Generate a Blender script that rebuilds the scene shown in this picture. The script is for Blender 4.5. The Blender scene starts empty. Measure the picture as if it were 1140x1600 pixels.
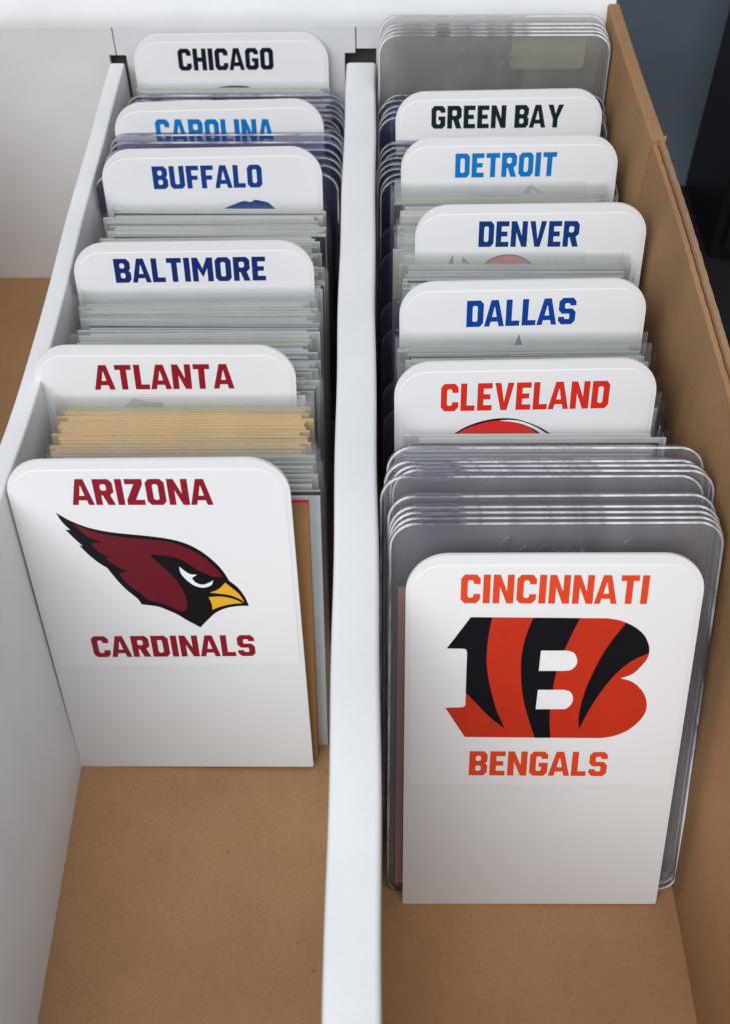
import bpy, bmesh, math, random
from mathutils import Vector, Matrix
from mathutils.geometry import tessellate_polygon

# ------------------------------------------------------------------ scene, camera, light
scene = bpy.context.scene
COL = scene.collection
S = 0.001                                   # everything below is written in millimetres

def camera():
    pitch, yaw, roll = 0.88089, -0.00246, -0.00169
    pos = Vector((0.41, -366.8, 294.87)) * S
    cp, sp = math.cos(pitch), math.sin(pitch)
    Z = Matrix.Rotation(yaw, 3, 'Z')
    fwd, up, rt = Z @ Vector((0, cp, -sp)), Z @ Vector((0, sp, cp)), Z @ Vector((1, 0, 0))
    c, s = math.cos(roll), math.sin(roll)
    rt2, up2 = c * rt + s * up, -s * rt + c * up
    m = Matrix((rt2, up2, -fwd)).transposed().to_4x4()
    m.translation = pos
    cam = bpy.data.cameras.new('camera')
    cam.sensor_fit = 'VERTICAL'; cam.sensor_height = 24.0
    cam.lens = 1745.68 / 1600 * 24
    cam.dof.use_dof = True; cam.dof.focus_distance = 0.295; cam.dof.aperture_fstop = 18
    cam.clip_start = 0.01; cam.clip_end = 50
    o = bpy.data.objects.new('camera', cam); COL.objects.link(o)
    o.matrix_world = m
    scene.camera = o
camera()

world = bpy.data.worlds.new('World'); scene.world = world; world.use_nodes = True
wb = world.node_tree.nodes['Background']
wb.inputs['Color'].default_value = (0.90, 0.93, 1.0, 1); wb.inputs['Strength'].default_value = 0.54

def lamp(name, loc, target, size, power, colour):
    d = bpy.data.lights.new(name, 'AREA'); d.shape = 'RECTANGLE'; d.size, d.size_y = size
    d.energy = power; d.color = colour
    o = bpy.data.objects.new(name, d); COL.objects.link(o)
    o.location = Vector(loc)
    o.rotation_euler = (Vector(target) - Vector(loc)).to_track_quat('-Z', 'Y').to_euler()
lamp('ceiling_light', (0.05, -0.30, 1.35), (0, -0.12, 0.05), (1.1, 0.8), 5.0, (1.0, 0.985, 0.96))
lamp('window_light', (-0.68, -1.24, 1.26), (0, -0.12, 0.05), (1.7, 1.0), 25.5, (0.96, 0.98, 1.0))

scene.view_settings.view_transform = 'Standard'; scene.view_settings.look = 'None'
scene.view_settings.exposure = 0; scene.view_settings.gamma = 1
scene.render.engine = 'CYCLES'
scene.cycles.transparent_max_bounces = 96
scene.cycles.max_bounces = 10
scene.cycles.diffuse_bounces = 5
scene.cycles.caustics_reflective = False

# ------------------------------------------------------------------ materials
class NT:
    def __init__(s, name):
        s.m = bpy.data.materials.new(name); s.m.use_nodes = True
        s.n = s.m.node_tree.nodes; s.l = s.m.node_tree.links
        s.b = s.n['Principled BSDF']; s.out = s.n['Material Output']
    def add(s, t, **kw):
        x = s.n.new(t)
        for k, v in kw.items():
            if k in x.inputs: x.inputs[k].default_value = v
            else: setattr(x, k, v)
        return x
    def link(s, a, b): s.l.new(a, b)
    def coord(s, scale=(1, 1, 1)):
        t = s.add('ShaderNodeTexCoord'); mp = s.add('ShaderNodeMapping')
        mp.inputs['Scale'].default_value = scale
        s.link(t.outputs['Object'], mp.inputs['Vector']); return mp.outputs['Vector']
    def noise(s, scale, detail=4, rough=.55, stretch=(1, 1, 1)):
        x = s.add('ShaderNodeTexNoise'); x.inputs['Scale'].default_value = scale
        x.inputs['Detail'].default_value = detail; x.inputs['Roughness'].default_value = rough
        s.link(s.coord(stretch), x.inputs['Vector']); return x.outputs['Fac']
    def ramp(s, fac, stops):
        r = s.add('ShaderNodeValToRGB'); e = r.color_ramp.elements
        while len(e) < len(stops): e.new(.5)
        for q, (p, c) in zip(e, stops): q.position = p; q.color = (*c, 1)
        s.link(fac, r.inputs['Fac']); return r.outputs['Color']
    def mix(s, fac, a, b, mode='MIX'):
        x = s.add('ShaderNodeMix'); x.data_type = 'RGBA'; x.blend_type = mode
        for sock, v in ((x.inputs[0], fac), (x.inputs[6], a), (x.inputs[7], b)):
            if hasattr(v, 'is_linked'): s.link(v, sock)
            elif isinstance(v, tuple): sock.default_value = (*v, 1)
            else: sock.default_value = v
        return x.outputs[2]
    def bump(s, h, strength, dist):
        b = s.add('ShaderNodeBump'); b.inputs['Strength'].default_value = strength
        b.inputs['Distance'].default_value = dist
        s.link(h, b.inputs['Height']); s.link(b.outputs['Normal'], s.b.inputs['Normal'])

def paper(name, col, rough=.55, var=.03, bump=.15, spec=.3, smudge=0.0):
    t = NT(name)
    n1 = t.noise(35, 5); n2 = t.noise(900, 3)
    d = tuple(c * (1 - var * 2) for c in col); u = tuple(min(1, c * (1 + var)) for c in col)
    c = t.ramp(n1, [(.3, d), (.7, u)])
    t.link(c, t.b.inputs['Base Color'])
    t.b.inputs['Roughness'].default_value = rough
    t.b.inputs['Specular IOR Level'].default_value = spec
    if smudge:
        r = t.add('ShaderNodeMapRange'); t.link(t.noise(60, 6, .7), r.inputs['Value'])
        r.inputs['From Min'].default_value = .35; r.inputs['From Max'].default_value = .7
        r.inputs['To Min'].default_value = rough - smudge; r.inputs['To Max'].default_value = rough + smudge
        t.link(r.outputs['Result'], t.b.inputs['Roughness'])
        wide = t.add('ShaderNodeBump'); wide.inputs['Strength'].default_value = .35; wide.inputs['Distance'].default_value = .0012
        t.link(t.noise(22, 2), wide.inputs['Height'])
        fine = t.add('ShaderNodeBump'); fine.inputs['Strength'].default_value = bump; fine.inputs['Distance'].default_value = .0002
        t.link(n2, fine.inputs['Height']); t.link(wide.outputs['Normal'], fine.inputs['Normal']); t.link(fine.outputs['Normal'], t.b.inputs['Normal'])
    elif bump: t.bump(n2, bump, .0002)
    return t.m

def kraft(name, col):
    t = NT(name)
    big = t.noise(14, 5, .6); fib = t.noise(300, 5, .65, (1, .6, 1)); fine = t.noise(1500, 2)
    a = t.ramp(big, [(.3, tuple(c * .82 for c in col)), (.72, tuple(c * 1.13 for c in col))])
    b = t.ramp(fib, [(.28, (.84, .82, .80)), (.5, (1, 1, 1)), (.75, (1.0, 1.0, 1.0))])
    gr = t.ramp(t.noise(1100, 4, .7), [(.3, (.80, .79, .78)), (.55, (1, 1, 1)), (.75, (1.10, 1.10, 1.10))])
    c = t.mix(.45, a, b, 'MULTIPLY'); c = t.mix(.8, c, gr, 'MULTIPLY')
    v = t.add('ShaderNodeTexVoronoi'); v.inputs['Scale'].default_value = 120
    t.link(t.coord(), v.inputs['Vector'])
    sp = t.ramp(v.outputs['Distance'], [(.0, (1, 1, 1)), (.055, (1, 1, 1)), (.075, (0, 0, 0))])
    gate = t.ramp(t.noise(60, 2), [(.54, (0, 0, 0)), (.60, (1, 1, 1))])
    spk = t.mix(1.0, sp, gate, 'MULTIPLY')
    f = t.mix(1.0, spk, (.55, .55, .55), 'MULTIPLY')
    c2 = t.mix(f, c, tuple(x * .35 for x in col))
    v2 = t.add('ShaderNodeTexVoronoi'); v2.inputs['Scale'].default_value = 210
    t.link(t.coord((1, .5, 1)), v2.inputs['Vector'])
    lt = t.ramp(v2.outputs['Distance'], [(.0, (.5, .5, .5)), (.05, (.4, .4, .4)), (.09, (0, 0, 0))])
    lg = t.ramp(t.noise(45, 2), [(.55, (0, 0, 0)), (.7, (1, 1, 1))])
    c3 = t.mix(t.mix(1.0, lt, lg, 'MULTIPLY'), c2, tuple(min(1, x * 1.5) for x in col))
    t.link(c3, t.b.inputs['Base Color'])
    t.b.inputs['Roughness'].default_value = .72; t.b.inputs['Specular IOR Level'].default_value = .25
    t.bump(fine, .2, .0002)
    return t.m

def plain(name, col, rough=.45, spec=.4):
    t = NT(name)
    n = t.noise(160, 3)
    t.link(t.ramp(n, [(.3, tuple(c * .95 for c in col)), (.7, tuple(min(1, c * 1.03) for c in col))]), t.b.inputs['Base Color'])
    t.b.inputs['Roughness'].default_value = rough; t.b.inputs['Specular IOR Level'].default_value = spec
    return t.m

def clear(name, tint, haze, haze_col, rough, scuff=0.0, gloss=1.0, lo=.3, hi=.75):
    """thin clear plastic film: tinted see-through, a little milky, glossy at grazing angles"""
    t = NT(name); t.n.remove(t.b)
    tr = t.add('ShaderNodeBsdfTransparent'); tr.inputs['Color'].default_value = (*tint, 1)
    df = t.add('ShaderNodeBsdfDiffuse'); df.inputs['Color'].default_value = (*haze_col, 1)
    gl = t.add('ShaderNodeBsdfGlossy'); gl.inputs['Roughness'].default_value = rough
    nz = t.noise(45, 5, .65, (1, 1, .5))
    hz = t.add('ShaderNodeMapRange'); t.link(nz, hz.inputs['Value'])
    hz.inputs['From Min'].default_value = lo; hz.inputs['From Max'].default_value = hi
    hz.inputs['To Min'].default_value = haze * (1 - scuff); hz.inputs['To Max'].default_value = haze * (1 + scuff)
    m1 = t.add('ShaderNodeMixShader'); t.link(hz.outputs['Result'], m1.inputs[0])
    t.link(tr.outputs[0], m1.inputs[1]); t.link(df.outputs[0], m1.inputs[2])
    bp = t.add('ShaderNodeBump'); bp.inputs['Strength'].default_value = .12; bp.inputs['Distance'].default_value = .0006
    t.link(t.noise(70, 3), bp.inputs['Height']); t.link(bp.outputs['Normal'], gl.inputs['Normal'])
    fr = t.add('ShaderNodeFresnel'); fr.inputs['IOR'].default_value = 1.45
    k = t.add('ShaderNodeMath', operation='MULTIPLY'); t.link(fr.outputs[0], k.inputs[0]); k.inputs[1].default_value = gloss
    m2 = t.add('ShaderNodeMixShader'); t.link(k.outputs[0], m2.inputs[0])
    t.link(m1.outputs[0], m2.inputs[1]); t.link(gl.outputs[0], m2.inputs[2])
    t.link(m2.outputs[0], t.out.inputs['Surface'])
    return t.m

def srgb(r, g, b):
    return tuple(((c / 255 + .055) / 1.055) ** 2.4 if c > 10 else c / 255 / 12.92 for c in (r, g, b))

M = {}
M['white_board'] = paper('white_cardboard', (.69, .695, .70), .5, .03, .25)
M['kraft'] = kraft('kraft_cardboard', (.36, .201, .097))
M['kraft_edge'] = kraft('kraft_cut_edge', (.33, .20, .11))
M['dark'] = plain('painted_gap_shade', (.05, .05, .055), .9)  # near-black colour for the shade in the hollow back wall
M['divider'] = paper('white_plastic_card', (.775, .775, .775), .36, .012, .05, .45, .045)
M['sticker'] = paper('glossy_label', (.81, .81, .815), .32, .010, .03, .45, .045)
INK = {'black': (12, 14, 22), 'maroon': (104, 22, 34), 'white': (236, 238, 240), 'yellow': (232, 172, 50),
       'orange': (192, 50, 27), 'orange2': (222, 70, 50), 'red': (222, 44, 36), 'blue': (16, 62, 128),
       'navy': (24, 40, 66), 'faintgrey': (176, 176, 186)}
for k, v in INK.items(): M['ink_' + k] = plain('ink_' + k, srgb(*v), .34)
TEXTCOL = {'ARIZONA': (140, 22, 40), 'ATLANTA': (150, 20, 34), 'BALTIMORE': (18, 40, 108), 'BUFFALO': (12, 58, 132),
           'CAROLINA': (8, 118, 190), 'CHICAGO': (10, 14, 34), 'GREEN BAY': (14, 34, 34), 'DETROIT': (8, 118, 192),
           'DENVER': (10, 54, 118), 'DALLAS': (10, 62, 150), 'CLEVELAND': (214, 46, 32), 'CINCINNATI': (222, 72, 38)}
for k, v in TEXTCOL.items(): M['text_' + k] = plain('lettering_' + k.lower().replace(' ', '_'), srgb(*v), .34)
M['sleeve'] = clear('soft_sleeve_film', (.994, .996, .995), .008, (.84, .85, .85), .16, .5, .32)
M['sleeve_hazy'] = clear('soft_sleeve_film_hazy', (.985, .99, .988), .075, (.80, .81, .81), .22, .6, .4)
M['rigid'] = clear('rigid_clear_plastic', (.968, .967, .980), .078, (.68, .67, .70), .06, .7, .8)
M['rigid_old'] = clear('rigid_yellowed_plastic', (.975, .975, .97), .075, (.70, .70, .67), .08, .7, .8)
M['seam'] = clear('seam_painted_glint', (.90, .91, .94), .46, (.90, .91, .94), .08, 1.0, 1.6, .42, .60)  # welded rim; its uneven milky white imitates broken highlights
M['rigid_violet'] = clear('violet_rigid_plastic', (.885, .885, .955), .03, (.42, .43, .64), .06, .7, .8)
M['emboss'] = clear('emboss_painted_glint', (.93, .93, .95), .11, (.66, .67, .70), .10, .5, 1.6)  # milky white on the embossing imitates its glints

# ------------------------------------------------------------------ mesh helpers
def mesh(name, verts, faces, mats, idx=None, smooth=False):
    me = bpy.data.meshes.new(name)
    me.from_pydata([(v[0] * S, v[1] * S, v[2] * S) for v in verts], [], faces)
    for m in mats: me.materials.append(m)
    if idx: me.polygons.foreach_set('material_index', idx)
    if smooth: me.polygons.foreach_set('use_smooth', [True] * len(me.polygons))
    me.update(); return me

def link(name, me, parent=None, loc=None, rot=None):
    o = bpy.data.objects.new(name, me); COL.objects.link(o)
    if parent: o.parent = parent
    if loc: o.location = Vector(loc) * S
    if rot: o.rotation_euler = rot
    return o

def tag(o, label=None, cat=None, group=None, kind=None):
    for k, v in (('label', label), ('category', cat), ('group', group), ('kind', kind)):
        if v: o[k] = v
    return o

def thing(name, label, cat, mat=None, group=None):
    o = bpy.data.objects.new(name, None); COL.objects.link(o); o.empty_display_size = .01
    if mat: o.matrix_world = mat
    return tag(o, label, cat, group)

def pose(x, y, lean, roll=0.0, yaw=0.0, z=0.0):
    return (Matrix.Translation(Vector((x, y, z)) * S) @ Matrix.Rotation(yaw, 4, 'Z')
            @ Matrix.Rotation(-lean, 4, 'X') @ Matrix.Rotation(-roll, 4, 'Y'))

def box_mesh(name, lo, hi, mats, bevel=0.0):
    bm = bmesh.new()
    c = [(x, y, z) for x in (lo[0], hi[0]) for y in (lo[1], hi[1]) for z in (lo[2], hi[2])]
    v = [bm.verts.new(Vector(p) * S) for p in c]
    for f in ((0, 1, 3, 2), (4, 6, 7, 5), (0, 4, 5, 1), (2, 3, 7, 6), (0, 2, 6, 4), (1, 5, 7, 3)):
        bm.faces.new([v[i] for i in f])
    if bevel: bmesh.ops.bevel(bm, geom=bm.edges[:], offset=bevel * S, segments=2, profile=.5, affect='EDGES')
    bmesh.ops.recalc_face_normals(bm, faces=bm.faces)
    me = bpy.data.meshes.new(name); bm.to_mesh(me); bm.free()
    for m in mats: me.materials.append(m)
    return me

def outline_round(w, h, r_top, r_bot, n=8):
    """closed outline in (u, v), bottom centre at the origin, anticlockwise"""
    pts = []
    for cx, cy, r, a0 in ((w / 2, 0, r_bot, -90), (w / 2, h, r_top, 0), (-w / 2, h, r_top, 90), (-w / 2, 0, r_bot, 180)):
        sx = 1 if cx > 0 else -1; sy = 1 if cy > 0 else -1
        if r == 0: pts.append((cx, cy)); continue
        ox, oy = cx - sx * r, cy - sy * r
        for i in range(n + 1):
            a = math.radians(a0 + 90 * i / n); pts.append((ox + r * math.cos(a), oy + r * math.sin(a)))
    return pts

def slab(name, pts, y0, y1, mats, bevel=0.0):
    """outline (u,v) -> thickness along y, front face at y0 (towards the viewer), optional rounded rim"""
    bm = bmesh.new()
    f = [bm.verts.new((u * S, y0 * S, v * S)) for u, v in pts]
    b = [bm.verts.new((u * S, y1 * S, v * S)) for u, v in pts]
    n = len(pts)
    ff = bm.faces.new(f); bb = bm.faces.new(b[::-1])
    for i in range(n): bm.faces.new((f[(i + 1) % n], f[i], b[i], b[(i + 1) % n]))
    if bevel:
        e = list(ff.edges) + list(bb.edges)
        bmesh.ops.bevel(bm, geom=e, offset=bevel * S, segments=2, profile=.5, affect='EDGES')
    bmesh.ops.recalc_face_normals(bm, faces=bm.faces)
    me = bpy.data.meshes.new(name); bm.to_mesh(me); bm.free()
    for m in mats: me.materials.append(m)
    return me

def ring(name, outer, inner, y0, y1, mats):
    """flat frame between two outlines with the same number of points, thickness along y"""
    n = len(outer); V = []; F = []
    for y in (y0, y1):
        V += [(u, y, v) for u, v in outer] + [(u, y, v) for u, v in inner]
    for i in range(n):
        j = (i + 1) % n
        F += [(i, j, n + j, n + i), (2 * n + j, 2 * n + i, 3 * n + i, 3 * n + j),
              (j, i, 2 * n + i, 2 * n + j), (n + i, n + j, 3 * n + j, 3 * n + i)]
    return mesh(name, V, F, mats)
DIVIDERS = {
"ARIZONA": {"pose":[-47.4,-218.8,0.237,0.0342,-0.031],"words":[["ARIZONA",-18.49,93.71,15.13,93.45,7.52],["CARDINALS",-21.98,43.7,20.83,44.02,7.5]],"emblem":[["black",[[-23.06,91.5],[-22.32,90.87],[-21.59,90.24],[-20.84,89.62],[-20.0,89.03],[-19.08,88.46],[-18.08,87.9],[-17.04,87.37],[-15.96,86.9],[-14.83,86.5],[-13.65,86.14],[-12.45,85.83],[-11.25,85.56],[-10.06,85.34],[-8.88,85.16],[-7.67,85.0],[-6.42,84.84],[-5.1,84.66],[-3.73,84.48],[-2.37,84.3],[-1.09,84.11],[0.07,83.91],[1.17,83.72],[2.22,83.51],[3.24,83.26],[4.24,82.96],[5.2,82.64],[6.13,82.27],[7.02,81.84],[7.87,81.36],[8.69,80.82],[9.47,80.23],[10.22,79.6],[10.94,78.93],[11.63,78.2],[12.28,77.45],[12.88,76.71],[13.44,75.97],[13.94,75.24],[14.4,74.5],[14.82,73.78],[15.2,73.02],[15.54,72.24],[15.82,71.52],[16.04,70.95],[16.17,70.59],[16.23,70.37],[16.26,70.21],[16.3,70.02],[16.8,69.49],[17.31,68.97],[17.8,68.43],[18.26,67.82],[18.68,67.12],[19.08,66.36],[19.44,65.57],[19.76,64.78],[20.01,63.99],[20.22,63.19],[20.4,62.38],[20.59,61.58],[19.93,61.58],[19.28,61.59],[18.61,61.58],[17.9,61.52],[17.13,61.42],[16.32,61.28],[15.51,61.09],[14.73,60.85],[14.01,60.56],[13.31,60.21],[12.63,59.81],[11.98,59.35],[11.36,58.81],[10.77,58.21],[10.2,57.56],[9.62,56.92],[9.06,56.27],[8.49,55.6],[7.94,54.93],[7.38,54.25],[6.6,54.85],[5.82,55.44],[5.06,56.03],[4.36,56.59],[3.72,57.15],[3.14,57.7],[2.59,58.22],[2.01,58.7],[1.42,59.13],[0.82,59.53],[0.21,59.89],[-0.39,60.24],[-0.96,60.59],[-1.51,60.92],[-2.1,61.23],[-2.81,61.5],[-3.68,61.71],[-4.67,61.89],[-5.7,62.04],[-6.71,62.21],[-6.9,62.71],[-7.07,63.19],[-7.28,63.7],[-7.59,64.26],[-8.05,64.9],[-8.62,65.59],[-9.21,66.29],[-9.74,66.99],[-10.2,67.67],[-10.62,68.36],[-11.0,69.03],[-11.36,69.67],[-11.69,70.28],[-11.97,70.86],[-12.24,71.43],[-12.51,72.0],[-12.78,72.58],[-13.04,73.16],[-13.29,73.73],[-13.55,74.3],[-14.01,74.69],[-14.46,75.07],[-14.92,75.47],[-15.39,75.94],[-15.9,76.52],[-16.43,77.16],[-16.95,77.84],[-17.46,78.54],[-17.93,79.26],[-18.38,80.02],[-18.82,80.79],[-19.27,81.55],[-18.37,81.29],[-18.67,81.68],[-18.95,82.05],[-19.27,82.46],[-19.65,83.0],[-20.12,83.73],[-20.65,84.57],[-21.21,85.47],[-21.75,86.33],[-20.54,86.2],[-20.93,86.79],[-21.33,87.38],[-21.71,87.98],[-22.05,88.62],[-22.34,89.31],[-22.59,90.03],[-22.82,90.77]]],["maroon",[[-19.72,88.41],[-19.05,87.99],[-18.38,87.56],[-17.7,87.13],[-16.98,86.73],[-16.21,86.33],[-15.41,85.95],[-14.59,85.59],[-13.77,85.27],[-12.98,85.0],[-12.19,84.77],[-11.36,84.57],[-10.46,84.37],[-9.46,84.19],[-8.38,84.03],[-7.25,83.87],[-6.11,83.71],[-4.92,83.54],[-3.68,83.38],[-2.44,83.21],[-1.25,83.04],[-0.1,82.9],[1.04,82.76],[2.12,82.6],[3.12,82.38],[4.02,82.09],[4.83,81.74],[5.61,81.34],[6.4,80.9],[7.22,80.41],[8.04,79.87],[8.85,79.28],[9.61,78.65],[10.34,77.97],[11.03,77.22],[11.69,76.47],[12.27,75.74],[12.79,75.05],[13.25,74.38],[13.65,73.73],[14.0,73.13],[14.28,72.59],[14.5,72.1],[14.69,71.64],[14.9,71.16],[14.36,71.18],[13.83,71.18],[13.3,71.22],[12.79,71.3],[12.3,71.45],[11.84,71.64],[11.36,71.88],[10.86,72.17],[10.3,72.51],[9.71,72.91],[9.11,73.35],[8.53,73.82],[7.96,74.37],[7.41,74.99],[6.86,75.59],[6.29,76.11],[5.73,76.52],[5.17,76.86],[4.58,77.15],[3.95,77.42],[3.28,77.66],[2.58,77.87],[1.84,78.05],[1.06,78.21],[0.21,78.34],[-0.68,78.44],[-1.59,78.52],[-2.49,78.62],[-1.95,77.84],[-1.41,77.06],[-0.86,76.28],[-0.32,75.51],[0.22,74.76],[0.77,74.03],[1.3,73.3],[1.8,72.56],[2.25,71.83],[2.68,71.09],[3.07,70.35],[3.43,69.58],[3.76,68.75],[4.06,67.89],[4.32,67.03],[4.53,66.22],[4.71,65.5],[4.84,64.83],[4.92,64.18],[4.96,63.51],[4.96,62.79],[4.91,62.04],[4.8,61.35],[4.62,60.77],[4.33,60.37],[3.96,60.09],[3.56,59.86],[3.17,59.6],[2.73,59.92],[2.31,60.23],[1.84,60.56],[1.26,60.92],[0.51,61.36],[-0.37,61.84],[-1.27,62.31],[-2.12,62.73],[-2.89,63.07],[-3.62,63.36],[-4.33,63.63],[-5.06,63.91],[-5.47,64.51],[-5.88,65.1],[-6.3,65.7],[-6.76,66.29],[-7.3,66.89],[-7.9,67.49],[-8.48,68.08],[-8.97,68.66],[-9.35,69.23],[-9.66,69.8],[-9.92,70.34],[-10.15,70.86],[-10.35,71.34],[-10.5,71.78],[-10.63,72.21],[-10.78,72.65],[-8.35,73.22],[-8.91,73.5],[-9.48,73.77],[-10.04,74.06],[-10.59,74.41],[-11.13,74.85],[-11.65,75.35],[-12.17,75.87],[-12.69,76.38],[-13.48,77.67],[-11.12,77.34],[-11.59,77.54],[-12.06,77.73],[-12.53,77.94],[-12.99,78.19],[-13.47,78.48],[-13.94,78.81],[-14.41,79.15],[-14.88,79.48],[-16.23,82.03],[-13.05,82.57],[-13.58,82.7],[-14.11,82.82],[-14.63,82.96],[-15.14,83.16],[-15.62,83.43],[-16.08,83.75],[-16.54,84.09],[-17.0,84.43],[-17.39,84.93],[-17.78,85.43],[-18.16,85.93],[-18.52,86.43],[-18.84,86.93],[-19.14,87.42],[-19.43,87.92]]],["white",[[4.44,74.63],[4.88,74.13],[5.32,73.6],[5.75,73.12],[6.12,72.73],[6.42,72.47],[6.68,72.32],[6.91,72.2],[7.15,72.06],[8.56,71.99],[7.16,70.88],[7.35,70.5],[7.52,70.1],[7.73,69.73],[8.0,69.42],[8.36,69.16],[8.78,68.94],[9.24,68.79],[9.7,68.74],[10.18,68.84],[10.69,69.05],[11.17,69.3],[11.57,69.53],[11.86,69.7],[12.08,69.86],[12.26,70.02],[12.46,70.18],[12.3,69.75],[12.17,69.3],[12.0,68.88],[11.71,68.53],[11.28,68.23],[10.74,67.98],[10.15,67.8],[9.58,67.74],[9.03,67.8],[8.46,67.97],[7.9,68.23],[7.38,68.55],[6.89,68.97],[6.41,69.48],[5.98,70.03],[5.59,70.56],[5.26,71.05],[4.98,71.54],[4.75,72.04],[4.58,72.54],[4.48,73.06],[4.46,73.58],[4.46,74.11]]],["yellow",[[15.37,69.37],[15.76,68.9],[16.16,68.44],[16.56,67.97],[16.96,67.49],[17.37,67.01],[17.78,66.52],[18.19,66.01],[18.54,65.47],[18.84,64.86],[19.1,64.21],[19.33,63.54],[19.58,62.88],[19.25,63.19],[18.93,63.5],[18.58,63.81],[18.16,64.11],[17.67,64.43],[17.14,64.76],[16.5,65.07],[15.71,65.35],[14.71,65.57],[13.54,65.76],[12.29,65.94],[11.08,66.12],[11.66,66.36],[12.23,66.58],[12.8,66.83],[13.35,67.18],[13.87,67.65],[14.38,68.21],[14.87,68.8]]],["yellow",[[10.66,64.63],[11.39,64.7],[12.13,64.78],[12.87,64.83],[13.61,64.82],[14.37,64.73],[15.14,64.58],[15.9,64.37],[16.62,64.12],[17.28,63.8],[17.91,63.42],[18.52,63.01],[19.14,62.61],[18.32,62.52],[17.49,62.44],[16.68,62.35],[15.91,62.22],[15.19,62.05],[14.5,61.85],[13.85,61.64],[13.24,61.41],[12.68,61.17],[12.16,60.91],[11.67,60.65],[11.16,60.39],[11.18,60.9],[11.21,61.41],[11.22,61.93],[11.18,62.45],[11.09,62.99],[10.96,63.54],[10.8,64.09]]]]},
"ATLANTA": {"pose":[-51.0565,-176.9992,0.2047,-0.0111,0.0096],"words":[["ATLANT~A",-18.47,93.59,17.56,93.95,7.37]],"emblem":[["faintgrey",[[-11.87,87.94],[-9.03,91.07],[-8.15,90.82],[-7.28,90.56],[-6.39,90.31],[-5.46,90.09],[-4.49,89.92],[-3.48,89.77],[-2.45,89.64],[-1.43,89.5],[-1.31,86.75],[-12.02,86.76]]]]},
"BALTIMORE": {"pose":[-46.9863,-131.993,0.1703,-0.0098,0.0299],"words":[["BALTIMORE",-22.16,94.34,19.94,94.5,7.43]],"emblem":[]},
"BUFFALO": {"pose":[-45.4536,-83.7221,0.1385,-0.0094,0.0435],"words":[["BUFFALO",-18.18,93.76,15.06,93.69,7.41]],"emblem":[["blue",[[0.67,84.48],[1.15,85.07],[1.61,85.67],[2.1,86.25],[2.69,86.76],[3.4,87.2],[4.2,87.58],[5.03,87.92],[5.84,88.24],[6.65,88.56],[7.47,88.87],[8.25,89.12],[8.95,89.27],[9.54,89.25],[10.04,89.1],[10.5,88.94],[10.95,88.89],[11.37,89.0],[11.76,89.19],[12.13,89.42],[12.51,89.63],[13.43,89.42],[14.38,89.22],[15.27,89.01],[16.0,88.78],[16.5,88.54],[16.84,88.28],[17.13,87.99],[17.46,87.65],[17.85,87.25],[18.26,86.79],[18.68,86.31],[19.09,85.84],[19.26,81.13],[0.41,81.57]]]]},
"CAROLINA": {"pose":[-44.4685,-58.3623,0.1583,0.0012,0.0393],"words":[["CAROLINA",-20.4,93.14,17.45,92.23,8.01]],"emblem":[]},
"CHICAGO": {"pose":[-44.33,-13.3,0.128,-0.0023,0.024],"words":[["CHICAGO",-18.25,94.06,14.5,94.02,7.53]],"emblem":[["black",[[-10.99,85.1],[-8.16,87.12],[-7.24,87.41],[-6.33,87.71],[-5.39,87.98],[-4.39,88.2],[-3.3,88.36],[-2.14,88.48],[-0.95,88.56],[0.22,88.59],[1.39,88.58],[2.57,88.54],[3.72,88.44],[4.77,88.29],[5.7,88.05],[6.52,87.74],[7.32,87.41],[8.13,87.09],[10.85,84.74],[9.13,84.77],[8.61,85.26],[8.11,85.77],[7.58,86.24],[6.95,86.65],[6.19,86.97],[5.34,87.23],[4.45,87.45],[3.58,87.62],[2.73,87.75],[1.88,87.85],[1.02,87.9],[0.16,87.9],[-0.7,87.87],[-1.57,87.79],[-2.44,87.67],[-3.31,87.5],[-4.22,87.28],[-5.14,87.01],[-6.04,86.72],[-6.85,86.41],[-7.53,86.09],[-8.13,85.76],[-8.69,85.41],[-9.27,85.07]]]]},
"GREEN BAY": {"pose":[46.8468,-57.218,0.2101,0.0254,-0.0164],"words":[["GREEN BA~Y",-21.81,94.49,20.95,94.12,7.42]],"emblem":[]},
"DETROIT": {"pose":[47.859,-83.8933,0.2105,0.0245,-0.0193],"words":[["DETROIT",-16.67,93.81,14.56,93.83,7.67]],"emblem":[["faintgrey",[[4.03,87.2],[4.52,88.02],[5.02,88.87],[5.5,89.65],[5.95,90.27],[6.36,90.66],[6.73,90.88],[7.1,91.04],[7.47,91.24],[7.79,90.95],[8.11,90.67],[8.45,90.39],[8.81,90.12],[9.22,89.85],[9.67,89.6],[10.12,89.35],[10.58,89.1],[13.06,87.06],[10.94,87.1],[7.78,89.8],[6.16,87.17]]]]},
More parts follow.
